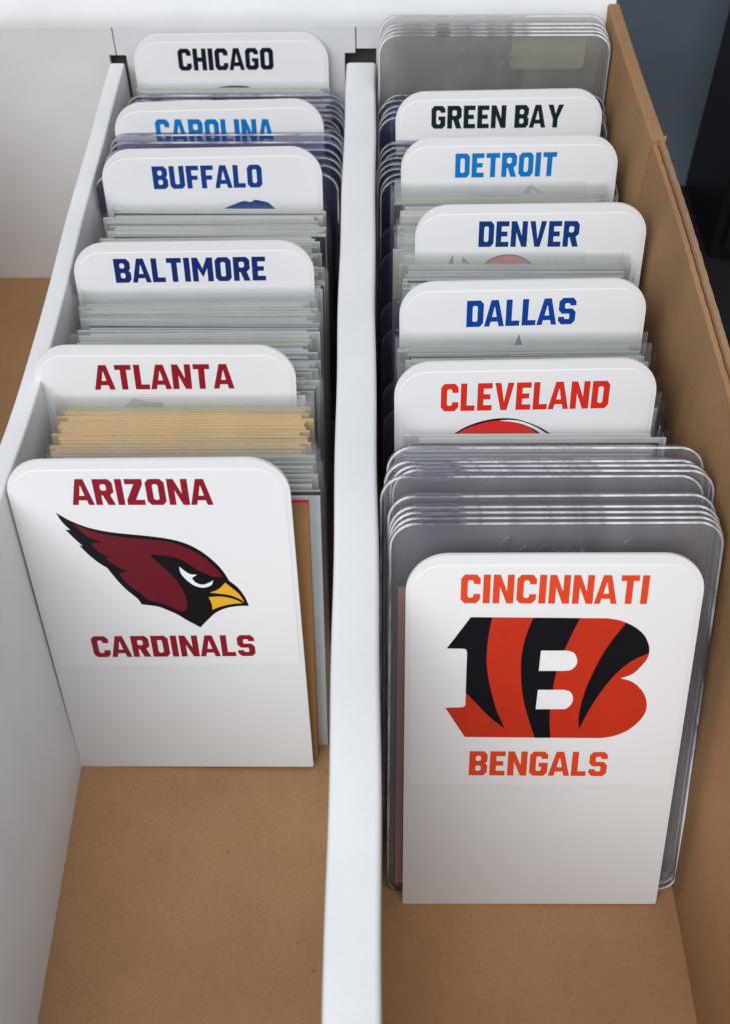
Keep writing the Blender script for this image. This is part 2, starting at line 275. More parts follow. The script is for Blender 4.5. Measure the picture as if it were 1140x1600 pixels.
"DENVER": {"pose":[50.9504,-119.2837,0.2222,0.023,-0.0205],"words":[["DENVER",-14.99,93.63,14.08,93.36,7.91]],"emblem":[["navy",[[-24.66,85.97],[-22.29,91.47],[-21.93,85.73]]],["navy",[[-19.51,85.7],[-19.48,90.61],[-15.99,87.23],[-15.92,85.66]]],["navy",[[-15.15,85.65],[-13.69,87.83],[-13.03,88.4],[-12.38,88.98],[-11.72,89.52],[-11.0,89.98],[-10.23,90.36],[-9.42,90.67],[-8.58,90.91],[-7.7,91.08],[-6.76,91.18],[-5.78,91.21],[-4.79,91.16],[-3.87,91.03],[-3.01,90.79],[-2.2,90.45],[-1.43,90.06],[-0.71,89.65],[-0.07,89.21],[0.51,88.73],[1.06,88.23],[1.63,87.74],[3.24,85.42]]],["orange2",[[-14.37,85.64],[-13.21,87.72],[-12.62,88.2],[-12.04,88.69],[-11.44,89.16],[-10.79,89.57],[-10.08,89.92],[-9.32,90.23],[-8.52,90.49],[-7.68,90.67],[-6.75,90.76],[-5.74,90.79],[-4.74,90.74],[-3.84,90.62],[-3.06,90.4],[-2.35,90.09],[-1.69,89.72],[-1.08,89.34],[-0.51,88.93],[-0.01,88.47],[0.47,88.01],[0.97,87.54],[2.28,85.43]]]]},
"DALLAS": {"pose":[45.6409,-155.06,0.2469,0.0208,-0.0086],"words":[["DALLAS",-15.19,92.94,14.43,93.39,7.89]],"emblem":[["navy",[[-0.57,90.57],[2.37,81.62],[11.8,81.59],[4.19,76.03],[7.08,67.06],[-0.57,72.57],[-8.21,67.06],[-5.32,76.03],[-12.93,81.59],[-3.5,81.62]]]]},
"CLEVELAND": {"pose":[43.3843,-188.8456,0.2844,0.0154,0.002],"words":[["CLEVELAND",-21.56,92.4,21.51,92.46,7.93]],"emblem":[["black",[[-19.69,84.17],[-18.02,85.61],[-17.2,86.18],[-16.4,86.75],[-15.57,87.3],[-14.68,87.8],[-13.69,88.26],[-12.64,88.68],[-11.56,89.05],[-10.49,89.37],[-9.45,89.62],[-8.4,89.83],[-7.35,89.97],[-6.29,90.06],[-5.24,90.08],[-4.18,90.05],[-3.12,89.96],[-2.05,89.77],[-0.95,89.48],[0.18,89.08],[1.28,88.65],[2.28,88.23],[3.15,87.83],[3.92,87.44],[4.65,87.03],[5.36,86.6],[6.06,86.12],[6.74,85.61],[7.4,85.09],[8.07,84.57],[8.57,83.57]]],["white",[[-8.56,83.93],[-7.1,89.3],[-6.26,89.37],[-5.42,89.46],[-4.58,89.52],[-3.73,89.52],[-2.89,89.46],[-2.06,89.37],[-1.2,89.21],[-0.31,88.96],[0.65,88.6],[1.67,88.15],[2.68,87.64],[3.62,87.12],[4.46,86.59],[5.24,86.04],[6.0,85.46],[6.76,84.9],[7.71,83.59]]],["black",[[-9.42,83.95],[-7.1,89.3],[-6.25,89.24],[-5.41,89.2],[-4.56,89.14],[-3.7,89.03],[-2.85,88.88],[-1.99,88.7],[-1.13,88.47],[-0.26,88.18],[0.64,87.81],[1.58,87.37],[2.47,86.91],[3.25,86.45],[3.85,86.0],[4.34,85.54],[4.78,85.09],[5.25,84.63],[5.57,83.63]]],["red",[[-18.66,84.14],[-17.42,85.5],[-16.64,85.99],[-15.89,86.48],[-15.1,86.96],[-14.24,87.4],[-13.25,87.82],[-12.18,88.22],[-11.09,88.58],[-10.05,88.87],[-9.09,89.1],[-8.16,89.27],[-7.23,89.37],[-6.26,89.38],[-5.21,89.27],[-4.1,89.06],[-3.01,88.79],[-1.98,88.51],[-1.03,88.23],[-0.13,87.92],[0.71,87.57],[1.5,87.17],[2.19,86.69],[2.82,86.16],[3.41,85.6],[4.02,85.05],[4.46,83.66]]]]},
"CINCINNATI": {"pose":[43.81,-258.5852,0.403,0.0103,-0.013],"words":[["CINCINNA~TI",-21.12,93.83,21.06,93.5,7.56],["BENGALS",-17.5,43.84,16.33,43.55,7.54]],"emblem":[["orange",[[-18.6,90.09],[12.55,89.73],[13.33,89.58],[14.11,89.45],[14.89,89.29],[15.68,89.05],[16.5,88.73],[17.33,88.34],[18.15,87.89],[18.92,87.4],[19.64,86.86],[20.32,86.26],[20.95,85.62],[21.49,84.94],[21.95,84.2],[22.33,83.41],[22.64,82.6],[22.86,81.83],[22.99,81.1],[23.05,80.38],[23.02,79.68],[22.9,79.01],[22.69,78.35],[22.38,77.7],[22.0,77.08],[21.61,76.47],[21.2,75.87],[20.75,75.28],[20.27,74.72],[19.74,74.24],[19.16,73.86],[18.53,73.57],[17.88,73.3],[17.24,73.02],[17.93,72.79],[18.63,72.58],[19.32,72.33],[19.97,71.99],[20.61,71.52],[21.23,70.97],[21.8,70.36],[22.32,69.71],[22.78,69.03],[23.19,68.3],[23.54,67.54],[23.8,66.76],[23.99,65.96],[24.1,65.11],[24.13,64.27],[24.05,63.45],[23.86,62.67],[23.57,61.91],[23.2,61.17],[22.76,60.44],[22.25,59.72],[21.66,59.01],[21.02,58.34],[20.34,57.74],[19.62,57.22],[18.85,56.77],[18.05,56.37],[17.26,56.04],[16.47,55.8],[15.67,55.64],[14.87,55.51],[14.07,55.36],[-18.84,55.72],[-23.79,64.49],[-19.94,64.62],[-19.73,64.7],[-19.5,64.77],[-19.3,64.87],[-19.15,65.02],[-19.07,65.25],[-19.04,65.54],[-19.04,65.85],[-19.02,66.14],[-19.13,80.33],[-19.19,80.56],[-19.25,80.81],[-19.32,81.03],[-19.42,81.21],[-19.59,81.31],[-19.79,81.37],[-20.0,81.41],[-20.21,81.46],[-23.86,81.53]]],["black",[[-18.6,90.09],[-13.73,90.02],[-13.9,88.7],[-14.08,87.38],[-14.24,86.04],[-14.37,84.69],[-14.46,83.29],[-14.53,81.86],[-14.56,80.44],[-14.55,79.06],[-14.48,77.75],[-14.36,76.48],[-14.21,75.23],[-14.01,73.96],[-13.79,72.68],[-13.52,71.4],[-13.22,70.1],[-12.89,68.77],[-12.54,67.38],[-12.16,65.95],[-11.74,64.53],[-11.3,63.15],[-10.8,61.85],[-10.27,60.59],[-9.72,59.35],[-9.17,58.1],[-10.09,58.93],[-11.02,59.75],[-11.94,60.59],[-12.84,61.48],[-13.71,62.45],[-14.58,63.47],[-15.42,64.5],[-16.22,65.48],[-16.97,66.39],[-17.68,67.26],[-18.37,68.11],[-19.07,68.97],[-19.13,80.33],[-19.19,80.56],[-19.25,80.81],[-19.32,81.03],[-19.42,81.21],[-19.59,81.31],[-19.79,81.37],[-20.0,81.41],[-20.21,81.46],[-23.86,81.53]]],["black",[[-4.35,89.94],[6.3,89.8],[5.9,88.68],[5.5,87.55],[5.1,86.42],[4.7,85.27],[4.32,84.1],[3.94,82.91],[3.57,81.74],[3.24,80.61],[2.95,79.55],[2.69,78.54],[2.45,77.54],[2.24,76.5],[2.05,75.44],[1.88,74.36],[1.73,73.24],[1.61,72.01],[1.49,70.62],[1.4,69.12],[1.32,67.59],[1.27,66.13],[1.24,64.75],[1.23,63.42],[1.25,62.11],[1.31,60.8],[1.42,59.47],[1.57,58.15],[1.73,56.83],[1.89,55.5],[-1.92,55.5],[-2.36,56.83],[-2.8,58.15],[-3.23,59.47],[-3.64,60.8],[-4.05,62.12],[-4.44,63.43],[-4.8,64.76],[-5.14,66.13],[-5.43,67.55],[-5.69,69.01],[-5.92,70.5],[-6.11,72.02],[-6.26,73.62],[-6.38,75.27],[-6.45,76.9],[-6.47,78.42],[-6.42,79.8],[-6.32,81.09],[-6.18,82.3],[-6.02,83.43],[-5.85,84.47],[-5.64,85.42],[-5.42,86.3],[-5.21,87.14],[-5.0,87.9],[-4.78,88.6],[-4.57,89.26]]],["black",[[16.9,88.56],[17.48,88.25],[18.05,87.95],[18.62,87.62],[19.19,87.21],[19.79,86.73],[20.4,86.17],[20.98,85.57],[21.49,84.94],[21.89,84.25],[22.22,83.52],[22.52,82.76],[22.84,82.02],[22.94,80.14],[22.04,79.65],[21.13,79.19],[20.23,78.68],[19.35,78.06],[18.49,77.31],[17.64,76.47],[16.82,75.54],[16.04,74.57],[15.31,73.54],[14.62,72.46],[13.96,71.3],[13.29,70.05],[12.6,68.67],[11.91,67.19],[11.24,65.65],[10.61,64.13],[10.05,62.63],[9.53,61.13],[9.04,59.61],[8.53,58.09],[8.42,59.07],[8.31,60.03],[8.22,61.03],[8.2,62.13],[8.26,63.37],[8.38,64.71],[8.54,66.09],[8.74,67.44],[8.96,68.72],[9.22,69.97],[9.53,71.26],[9.89,72.64],[10.35,74.2],[10.87,75.87],[11.42,77.52],[11.96,79.02],[12.48,80.31],[13.0,81.46],[13.54,82.56],[14.13,83.71],[14.78,84.91],[15.48,86.13],[16.2,87.35]]],["white",[[-2.03,80.93],[4.0,80.92],[4.42,80.78],[4.85,80.66],[5.26,80.51],[5.61,80.29],[5.88,79.96],[6.1,79.56],[6.28,79.13],[6.41,78.71],[6.5,78.32],[6.56,77.92],[6.56,77.52],[6.48,77.13],[6.31,76.72],[6.07,76.29],[5.77,75.9],[5.45,75.6],[5.1,75.43],[4.71,75.34],[4.3,75.29],[3.9,75.22],[-2.19,75.23]]],["white",[[-2.06,69.8],[4.04,69.8],[4.42,69.69],[4.82,69.6],[5.19,69.47],[5.51,69.27],[5.78,68.98],[6.01,68.61],[6.2,68.2],[6.32,67.77],[6.38,67.3],[6.39,66.78],[6.33,66.26],[6.2,65.79],[5.98,65.35],[5.67,64.91],[5.32,64.54],[4.98,64.27],[4.66,64.14],[4.33,64.12],[3.99,64.14],[3.65,64.14],[-2.24,64.14]]]]}
}

# ------------------------------------------------------------------ the room around the box
def room():
    table = link('table_top', box_mesh('table_top', (-700, -900, -34), (700, 74, -4), [plain('dark_table', (.012, .011, .014), .5)], 2))
    tag(table, kind='structure')
    wall = link('room_wall', box_mesh('room_wall', (-1500, 120, -700), (1500, 140, 1400), [paper('slate_wall_paint', srgb(94, 103, 114), .8, .05, .2)]))
    tag(wall, kind='structure')
    cab = thing('cabinet', 'black upright cabinet standing behind the right corner of the box', 'cabinet', Matrix.Translation(Vector((147.6, 72, -4)) * S))
    dk = plain('black_cabinet_paint', (.008, .007, .010), .45)
    link('cabinet_body', box_mesh('cabinet_body', (0, -52, 0), (300, 2, 420), [dk], 1.2), cab)
    link('cabinet_door', box_mesh('cabinet_door', (4, -56, 6), (296, -52.4, 414), [dk], 1.0), cab)
room()

# ------------------------------------------------------------------ the cardboard box
WH = 112.0            # height of the outer walls
PH = 95.3             # height of the partitions
BACK = 3.0
def grid_solid(name, xs, ys, zs, fx, mats, idx=None):
    pass

def extrude_profile(name, prof, ys, warp, mats, cap=True, smooth=True):
    """profile (x, z) swept along y with a small warp of every section"""
    n = len(prof); V = []; F = []
    for y in ys:
        for x, z in prof:
            dx, dz = warp(x, y, z); V.append((x + dx, y, z + dz))
    for k in range(len(ys) - 1):
        for i in range(n):
            j = (i + 1) % n
            F.append((k * n + i, k * n + j, (k + 1) * n + j, (k + 1) * n + i))
    if cap:
        F.append(tuple(range(n))[::-1]); F.append(tuple((len(ys) - 1) * n + i for i in range(n)))
    me = mesh(name, V, F, mats, smooth=False)
    bm = bmesh.new(); bm.from_mesh(me); bmesh.ops.recalc_face_normals(bm, faces=bm.faces)
    if smooth:
        for f in bm.faces: f.smooth = len(f.verts) == 4
        for e in bm.edges:
            if len(e.link_faces) == 2 and e.calc_face_angle(0) > .6: e.smooth = False
    bm.to_mesh(me); bm.free()
    return me

def round_top(x0, x1, h, r, n=6, z0=0.0):
    p = [(x0, z0)]
    for i in range(n + 1):
        a = math.pi - math.pi / 2 * i / n; p.append((x0 + r + r * math.cos(a), h - r + r * math.sin(a)))
    for i in range(n + 1):
        a = math.pi / 2 - math.pi / 2 * i / n; p.append((x1 - r + r * math.cos(a), h - r + r * math.sin(a)))
    p.append((x1, z0))
    return p[::-1]

def frange(a, b, n): return [a + (b - a) * i / (n - 1) for i in range(n)]

FRONT = -400.0
XL, XR = -166.0, 82.7
CPX = (-4.98, 4.98)                   # centre partition
LPX = (-86.8, -81.6)                  # left partition (top); its foot stands at -80.4

def card_box():
    b = thing('card_storage_box', 'long white cardboard storage box with brown kraft floor and rows of upright cards', 'box')
    # floor
    ys = frange(FRONT, BACK, 30)
    me = box_mesh('bottom_panel', (XL - 4, FRONT - 4, -3), (XR + 6, BACK + 12.5, 0), [M['kraft']])
    link('bottom_panel', me, b)
    # back wall: rolled top over a hollow double wall, three flaps in front divided by slits and slots
    T, N = WH - 5.5, PH + 1.3
    roll = [(BACK, T), (BACK + .12, T + 1.6), (BACK + .5, T + 3.2), (BACK + 1.2, T + 4.8), (BACK + 2.2, T + 6.4), (BACK + 3.4, T + 8.0), (BACK + 8.5, T + 14.5), (BACK + 14, T + 20.5), (BACK + 16, T + 19.0), (BACK + 15.0, T + 14), (BACK + 15.0, -2.9), (BACK + 12.6, -2.9), (BACK + 12.6, T - 3), (BACK + 3, T)]
    V = []; F = []; n = len(roll); xs = frange(XL - 4, XR + 3.6, 30)
    for x in xs:
        V += [(x, y + .45 * math.sin(x * .03) * z / WH * (y > 8), z + (.2 * math.sin(x * .05 + 1) if y > BACK + 3 else 0)) for y, z in roll]
    for k in range(len(xs) - 1):
        for q in range(n):
            r = (q + 1) % n; F.append((k * n + q, k * n + r, (k + 1) * n + r, (k + 1) * n + q))
    F += [tuple(range(n)), tuple((len(xs) - 1) * n + q for q in range(n))[::-1]]
    me = mesh('back_wall', V, F, [M['white_board']])
    bm = bmesh.new(); bm.from_mesh(me); bmesh.ops.recalc_face_normals(bm, faces=bm.faces)
    for f in bm.faces: f.smooth = len(f.verts) == 4
    for e in bm.edges:
        if len(e.link_faces) == 2 and e.calc_face_angle(0) > .7: e.smooth = False
    bm.to_mesh(me); bm.free()
    bw = link('back_wall', me, b)
    L0, L1, C0, C1 = LPX[0] - .3, LPX[1] + .35, CPX[0] - .3, CPX[1] + .4
    sl, sc_, g = -84.6, -1.4, .2
    for p in ([(XL, 0), (L0, 0), (L0, N), (sl - g, N), (sl - g, T), (XL, T)],
              [(L1, 0), (C0, 0), (C0, N + .6), (sc_ - g, N + .6), (sc_ - g, T), (sl + g, T), (sl + g, N), (L1, N)],
              [(C1, 0), (XR - .1, 0), (XR - .1, T), (sc_ + g, T), (sc_ + g, N + 2.2), (C1, N + 2.2)]):
        link('slotted_flap', slab('slotted_flap', p, BACK, BACK + 2.4, [M['white_board']]), bw)
    # dark sheet standing in for the shade inside the hollow wall, behind the slots
    h = link('slot_shade_sheet', box_mesh('slot_shade_sheet', (XL, 6.0, 0), (XR, 6.6, WH - 7), [M['dark']]), b)
    # partitions
    def warp_c(x, y, z):
        return (-1.97 * (y / -300.0) + .35 * math.sin(y * .021 + 1) * z / PH + (.12 * math.sin(y * .11) if z > 85 else 0), .18 * math.sin(y * .07) if z > 85 else 0)
    me = extrude_profile('partition', round_top(CPX[0], CPX[1], PH, 1.25, 4), frange(FRONT, -.2, 90), warp_c, [M['white_board']])
    tag(link('partition', me, b), 'thick folded white partition between the two filled rows')
    def warp_l(x, y, z):
        return (0.7 * (1 - z / PH) - 3.1 * (z / PH) * math.exp(-((y + 207) / 30.0) ** 2) + .3 * math.sin(y * .018) * z / PH + (.1 * math.sin(y * .09) if z > 85 else 0), .15 * math.sin(y * .06) if z > 85 else 0)
    me = extrude_profile('partition', round_top(LPX[0], LPX[1], PH, .7, 4), frange(FRONT, -.2, 90), warp_l, [M['white_board']])
    tag(link('partition', me, b), 'thinner white partition left of the front row')
    # right side wall: kraft liner folded over an outer layer
    def warp_s(x, y, z):
        t = max(0, min(1, -y / 330.0)); k = z / WH
        return (1.9 * k * math.sin(math.pi * t) + 1.0 * k + .35 * k * math.sin(y * .045), .35 * math.sin(y * .028 + 2) * k)
    zs = [0, 15, 30, 45, 60, 75, 90, 100, 107]
    inn = [(XR, z) for z in zs] + [(XR, WH - .5), (XR + .15, WH - .3), (XR + 1.25, WH - .3), (XR + 1.4, WH - .5)] + [(XR + 1.4, z) for z in zs[::-1]]
    out = [(XR + 1.9, z) for z in zs] + [(XR + 1.9, WH + .4), (XR + 2.0, WH + .6), (XR + 3.3, WH + .6), (XR + 3.4, WH + .4)] + [(XR + 3.4, z) for z in zs[::-1]]
    ragged = random.Random(4); rag = {}
    def warp_edge(x, y, z):
        dx, dz = warp_s(x, y, z)
        if z > 108:
            k = rag.setdefault(round(y, 2), (ragged.uniform(-.07, .07), ragged.uniform(-.14, .10))); dx += k[0]; dz += k[1]
        return dx, dz
    sw = link('side_wall', extrude_profile('side_wall', inn[::-1], frange(FRONT, 5.5, 170), warp_edge, [M['kraft']]), b)
    tag(sw, 'brown kraft side wall on the right, bowed slightly outwards')
    link('outer_layer', extrude_profile('outer_layer', out[::-1], frange(FRONT, 5.5, 170), warp_edge, [M['kraft_edge']]), sw)
    # the folded corner tab bridging both layers near the back, and a torn tip of paper
    tab = [(XR - .4, 70), (XR - .4, WH - .2), (XR - .2, WH + .5), (XR + .3, WH + .9), (XR + 3.4, WH + .9), (XR + 3.7, WH + .5), (XR + 3.8, WH - 2), (XR + .3, WH - 2), (XR + .0, 70)]
    link('corner_tab', extrude_profile('corner_tab', tab[::-1], frange(-77, 5.0, 24), warp_s, [M['kraft']]), sw)
    V = [(XR + 3.6, -75.5, WH + 1), (XR + 4.3, -76.5, WH + 1), (XR + 4.6, -75.2, WH + 1.9), (XR + 3.9, -77.2, WH + .6), (XR + 4.0, -75.6, WH + 1.5)]
    V = [(x + 1.4 * .75 + .7, y, z - .2) for x, y, z in V]
    link('torn_paper_tip', mesh('torn_paper_tip', V, [(0, 1, 2), (1, 3, 2), (3, 4, 2), (4, 0, 2), (0, 4, 3, 1)], [M['kraft']]), sw)
    # walls out of frame
    link('side_wall', box_mesh('side_wall', (XL - 4, FRONT, 0.0), (XL - .2, 6, WH), [M['kraft']], .5), b)
    link('front_wall', box_mesh('front_wall', (XL - 4, FRONT - 4, 0.0), (XR + 6, FRONT - .2, WH), [M['white_board']], .5), b)
card_box()

# ------------------------------------------------------------------ lettering
def glyph(ch, w, s=25.0, t=20.0, c=14.0):
    H = 100.0; q = 5.0
    def hole(x0, x1, y0, y1): return [(x0 + q, y0), (x1 - q, y0), (x1, y0 + q), (x1, y1 - q), (x1 - q, y1), (x0 + q, y1), (x0, y1 - q), (x0, y0 + q)]
    def oct_(): return [(c, 0), (w - c, 0), (w, c), (w, H - c), (w - c, H), (c, H), (0, H - c), (0, c)]
    if ch == 'O': return [oct_(), hole(s, w - s, t, H - t)]
    if ch == 'C': return [[(c, 0), (w - c, 0), (w, c), (w, 33), (w - s, 33), (w - s, t + q), (w - s - q, t), (s + q, t), (s, t + q), (s, H - t - q), (s + q, H - t), (w - s - q, H - t), (w - s, H - t - q), (w - s, 67), (w, 67), (w, H - c), (w - c, H), (c, H), (0, H - c), (0, c)]]
    if ch == 'G': return [[(c, 0), (w - c, 0), (w, c), (w, 54), (w * .50, 54), (w * .50, 37), (w - s, 37), (w - s, t + q), (w - s - q, t), (s + q, t), (s, t + q), (s, H - t - q), (s + q, H - t), (w - s - q, H - t), (w - s, H - t - q), (w - s, 70), (w, 70), (w, H - c), (w - c, H), (c, H), (0, H - c), (0, c)]]
    if ch == 'A':
        k = 22.5; a = .32 * w
        return [[(0, 0), (a, H), (w - a, H), (w, 0), (w - k, 0), (w - k - a * .17, 18), (k + a * .17, 18), (k, 0)],
                [(k + a * .36, 36), (w - k - a * .36, 36), (w / 2 + 1, 74), (w / 2 - 1, 74)]]
    if ch == 'B': return [[(0, 0), (w - c, 0), (w, c), (w, 41), (w - 8, 50.5), (w, 60), (w, H - c), (w - c, H), (0, H)], hole(s, w - s, t - 1, 41), hole(s, w - s, 60, H - t + 1)]
    if ch == 'D': return [[(0, 0), (w - c, 0), (w, c), (w, H - c), (w - c, H), (0, H)], hole(s, w - s, t, H - t)]
    if ch == 'E': return [[(0, 0), (w, 0), (w, t), (s, t), (s, 41), (w * .88, 41), (w * .88, 60), (s, 60), (s, H - t), (w, H - t), (w, H), (0, H)]]
    if ch == 'F': return [[(0, 0), (s, 0), (s, 38), (w * .88, 38), (w * .88, 57), (s, 57), (s, H - t), (w, H - t), (w, H), (0, H)]]
    if ch == 'H': return [[(0, 0), (s, 0), (s, 40), (w - s, 40), (w - s, 0), (w, 0), (w, H), (w - s, H), (w - s, 60), (s, 60), (s, H), (0, H)]]
    if ch == 'I': return [[(0, 0), (w, 0), (w, H), (0, H)]]
    if ch == 'L': return [[(0, 0), (w, 0), (w, t), (s, t), (s, H), (0, H)]]
    if ch == 'M': return [[(0, 0), (s, 0), (s, 56), (w / 2, 18), (w - s, 56), (w - s, 0), (w, 0), (w, H), (w - s, H), (w / 2, 54), (s, H), (0, H)]]
    if ch == 'N': return [[(0, 0), (s, 0), (s, 57), (w - s, 0), (w, 0), (w, H), (w - s, H), (w - s, 43), (s, H), (0, H)]]
    if ch == 'R': return [[(0, 0), (s, 0), (s, 37), (w * .42, 37), (w - s * 1.1, 0), (w, 0), (w * .80, 39), (w, 50), (w, H - c), (w - c, H), (0, H)], hole(s, w - s, 56, H - t)]
    if ch == 'S': return [[(c, 0), (w - c, 0), (w, c), (w, 46), (w - c, 59.5), (s + 3, 59.5), (s, 62.5), (s, H - t - 3), (s + 3, H - t), (w - s - 3, H - t), (w - s, H - t - 3), (w - s, 71), (w, 71), (w, H - c), (w - c, H), (c, H), (0, H - c), (0, 54), (c, 40.5), (w - s - 3, 40.5), (w - s, 37.5), (w - s, t + 3), (w - s - 3, t), (s + 3, t), (s, t + 3), (s, 29), (0, 29), (0, c)]]
    if ch == 'T': return [[(w / 2 - s / 2, 0), (w / 2 + s / 2, 0), (w / 2 + s / 2, H - t), (w, H - t), (w, H), (0, H), (0, H - t), (w / 2 - s / 2, H - t)]]
    if ch == 'U': return [[(c, 0), (w - c, 0), (w, c), (w, H), (w - s, H), (w - s, t + q), (w - s - q, t), (s + q, t), (s, t + q), (s, H), (0, H), (0, c)]]
    if ch == 'V': return [[(w * .34, 0), (w * .66, 0), (w, H), (w - s, H), (w / 2, 30), (s, H), (0, H)]]
    if ch == 'Y': return [[(w / 2 - s / 2, 0), (w / 2 + s / 2, 0), (w / 2 + s / 2, 38), (w, H), (w - s - 2, H), (w / 2, 60), (s + 2, H), (0, H), (w / 2 - s / 2, 38)]]
    if ch == 'Z': return [[(0, 0), (w, 0), (w, t), (s + 8, t), (w, H - t), (w, H), (0, H), (0, H - t), (w - s - 8, H - t), (0, t)]]
GW = {'A': 84, 'B': 71, 'C': 71, 'D': 71, 'E': 60, 'F': 60, 'G': 71, 'H': 72, 'I': 26, 'L': 58, 'M': 92, 'N': 76, 'O': 71, 'R': 73, 'S': 71, 'T': 66, 'U': 71, 'V': 78, 'Y': 80, 'Z': 66}

def fill(V, F, contours, y):
    """flat filled outline (with holes) in the plane of the card, appended to V, F"""
    tri = tessellate_polygon([[Vector((p[0], p[1], 0)) for p in k] for k in contours])
    base = len(V); flat = [p for k in contours for p in k]
    V += [(p[0], y, p[1]) for p in flat]
    for a, b, c in tri:
        p, q, r = flat[a], flat[b], flat[c]
        if (q[0] - p[0]) * (r[1] - p[1]) - (q[1] - p[1]) * (r[0] - p[0]) < 0: b, c = c, b
        F.append((base + a, base + b, base + c))

def word_mesh(text, u0, v0, u1, v1, h, y, mat):
    gap = 10.0; x = 0.0; items = []
    for i, chh in enumerate(text):
        if chh == '~': x += 2; continue
        if chh == ' ': x += 34; continue
        if chh == 'I' : pass
        items.append((chh, x)); x += GW[chh] + (gap if chh not in 'A' else 6) - (6 if i + 1 < len(text) and text[i + 1] in 'A' else 0)
    last = items[-1]; total = last[1] + GW[last[0]]
    V, F = [], []
    for chh, x0 in items:
        cs = []
        for k in glyph(chh, GW[chh]):
            o = []
            for gx, gy in k:
                f = (x0 + gx) / total
                o.append((u0 + (u1 - u0) * f - (v1 - v0) * 0, v0 + (v1 - v0) * f + gy / 100 * h))
            cs.append(o)
        fill(V, F, cs, y)
    return mesh('lettering', V, F, [mat])

# ------------------------------------------------------------------ divider cards
DW, DH, DT = 67.0, 106.3, 0.95
panel_me = slab('panel', outline_round(DW, DH, 9.6, 0.6, 10), 0, DT, [M['divider']], .16)
label_out = outline_round(64.6, 63.2, 7.2, .5, 10)
label_me = slab('label_sticker', [(u, v + 40.4) for u, v in label_out], -.14, -.005, [M['sticker']], .02)
DESC = {
 'ARIZONA': 'white divider card lettered ARIZONA in dark red over a red bird head',
 'ATLANTA': 'white divider card lettered ATLANTA in red, behind the tan cards of the left row',
 'BALTIMORE': 'white divider card lettered BALTIMORE in navy blue, behind ATLANTA',
 'BUFFALO': 'white divider card lettered BUFFALO in blue, leaning on bluish rigid sleeves',
 'CAROLINA': 'white divider card lettered CAROLINA in light blue, half veiled by bluish plastic',
 'CHICAGO': 'white divider card lettered CHICAGO in black, against the back wall of the left row',
 'GREEN BAY': 'white divider card lettered GREEN BAY in dark green, before the tall clear sleeves',
 'DETROIT': 'white divider card lettered DETROIT in light blue, just before GREEN BAY',
 'DENVER': 'white divider card lettered DENVER in navy, with tips of a horse emblem below',
 'DALLAS': 'white divider card lettered DALLAS in blue above the tip of a star',
 'CLEVELAND': 'white divider card lettered CLEVELAND in orange red above a helmet top',
 'CINCINNATI': 'white divider card lettered CINCINNATI in orange over a tiger striped letter',
}
for key, d in DIVIDERS.items():
    x, y, lean, roll, yaw = d['pose']
    m = pose(x, y, lean, roll, yaw, abs(math.sin(roll)) * DW / 2 * .8 + .05)
    t = thing('divider_card', DESC[key], 'divider card', m, 'team divider cards in the box')
    link('panel', panel_me, t)
    st = link('label_sticker', label_me, t)
    for text, u0, v0, u1, v1, h in d['words']:
        link('lettering', word_mesh(text, u0, v0, u1, v1, h, -.165, M['text_' + key]), st)
    if d['emblem']:
        V, F, idx, mats = [], [], [], []
        for k, (colr, pts) in enumerate(d['emblem']):
            n0 = len(F); fill(V, F, [pts], -.165 - .02 * k)
            mt = M['ink_' + colr]
            if mt not in mats: mats.append(mt)
            idx += [mats.index(mt)] * (len(F) - n0)
        link('emblem', mesh('emblem', V, F, mats, idx), st)

# ------------------------------------------------------------------ sleeved cards
CW, CH, CT = 63.5, 88.9, 0.90
def picture(name, c1, c2, scale):
    t = NT(name)
    n = t.noise(scale, 3, .5, (1, 1, .7))
    t.link(t.ramp(n, [(.35, c1), (.5, tuple((a + b) / 2 for a, b in zip(c1, c2))), (.62, c2)]), t.b.inputs['Base Color'])
    t.b.inputs['Roughness'].default_value = .35
    return t.m
PAL = {  # border colour, picture colours
 'white': ((.72, .73, .74), (.15, .22, .36), (.55, .50, .44)),
 'grey': ((.50, .54, .55), (.30, .34, .36), (.55, .58, .58)),
 'cream': ((.74, .70, .58), (.48, .40, .28), (.70, .64, .50)),
 'tan': (srgb(236, 204, 154), srgb(230, 196, 144), srgb(240, 210, 162)),
 'brown': (srgb(168, 124, 78), srgb(160, 116, 70), srgb(172, 130, 84)),
 'dark': ((.05, .055, .07), (.04, .05, .09), (.20, .20, .22)),
 'red': ((.74, .74, .74), (.50, .03, .04), (.42, .05, .05)),
 'crimson': ((.58, .02, .03), (.50, .02, .03), (.60, .05, .05)),
 'navy': ((.66, .68, .70), (.03, .07, .22), (.10, .16, .35)),
 'silver': ((.36, .38, .40), (.16, .17, .19), (.48, .48, .47)),
 'pink': ((.60, .34, .30), (.50, .24, .20), (.62, .52, .46)),
 'green': ((.42, .52, .48), (.26, .38, .34), (.50, .58, .54)),
}
card_me = {}
for k, (bc, p1, p2) in PAL.items():
    bm_ = plain('card_border_' + k, bc, .4); pm = picture('card_picture_' + k, p1, p2, 60); em = plain('card_stock_' + k, tuple(min(1, c * .35 + .47) for c in bc) if k not in ('tan', 'brown') else bc, .8)
    o = outline_round(CW, CH, 0, 0); i = [(u * (1 - 6 / CW), 3.2 + (v - 0) * (1 - 6.4 / CH)) for u, v in o]
    V = [(u, 0, v) for u, v in o] + [(u, 0, v) for u, v in i] + [(u, CT, v) for u, v in o]
    F = []; I = []
    for a in range(4):
        b = (a + 1) % 4
        F.append((a, b, 4 + b, 4 + a)); I.append(0)
        F.append((b, a, 8 + a, 8 + b)); I.append(2)
    F.append((4, 5, 6, 7)); I.append(1); F.append((11, 10, 9, 8)); I.append(0)
    card_me[k] = mesh('card', V, F, [bm_, pm, em], I)
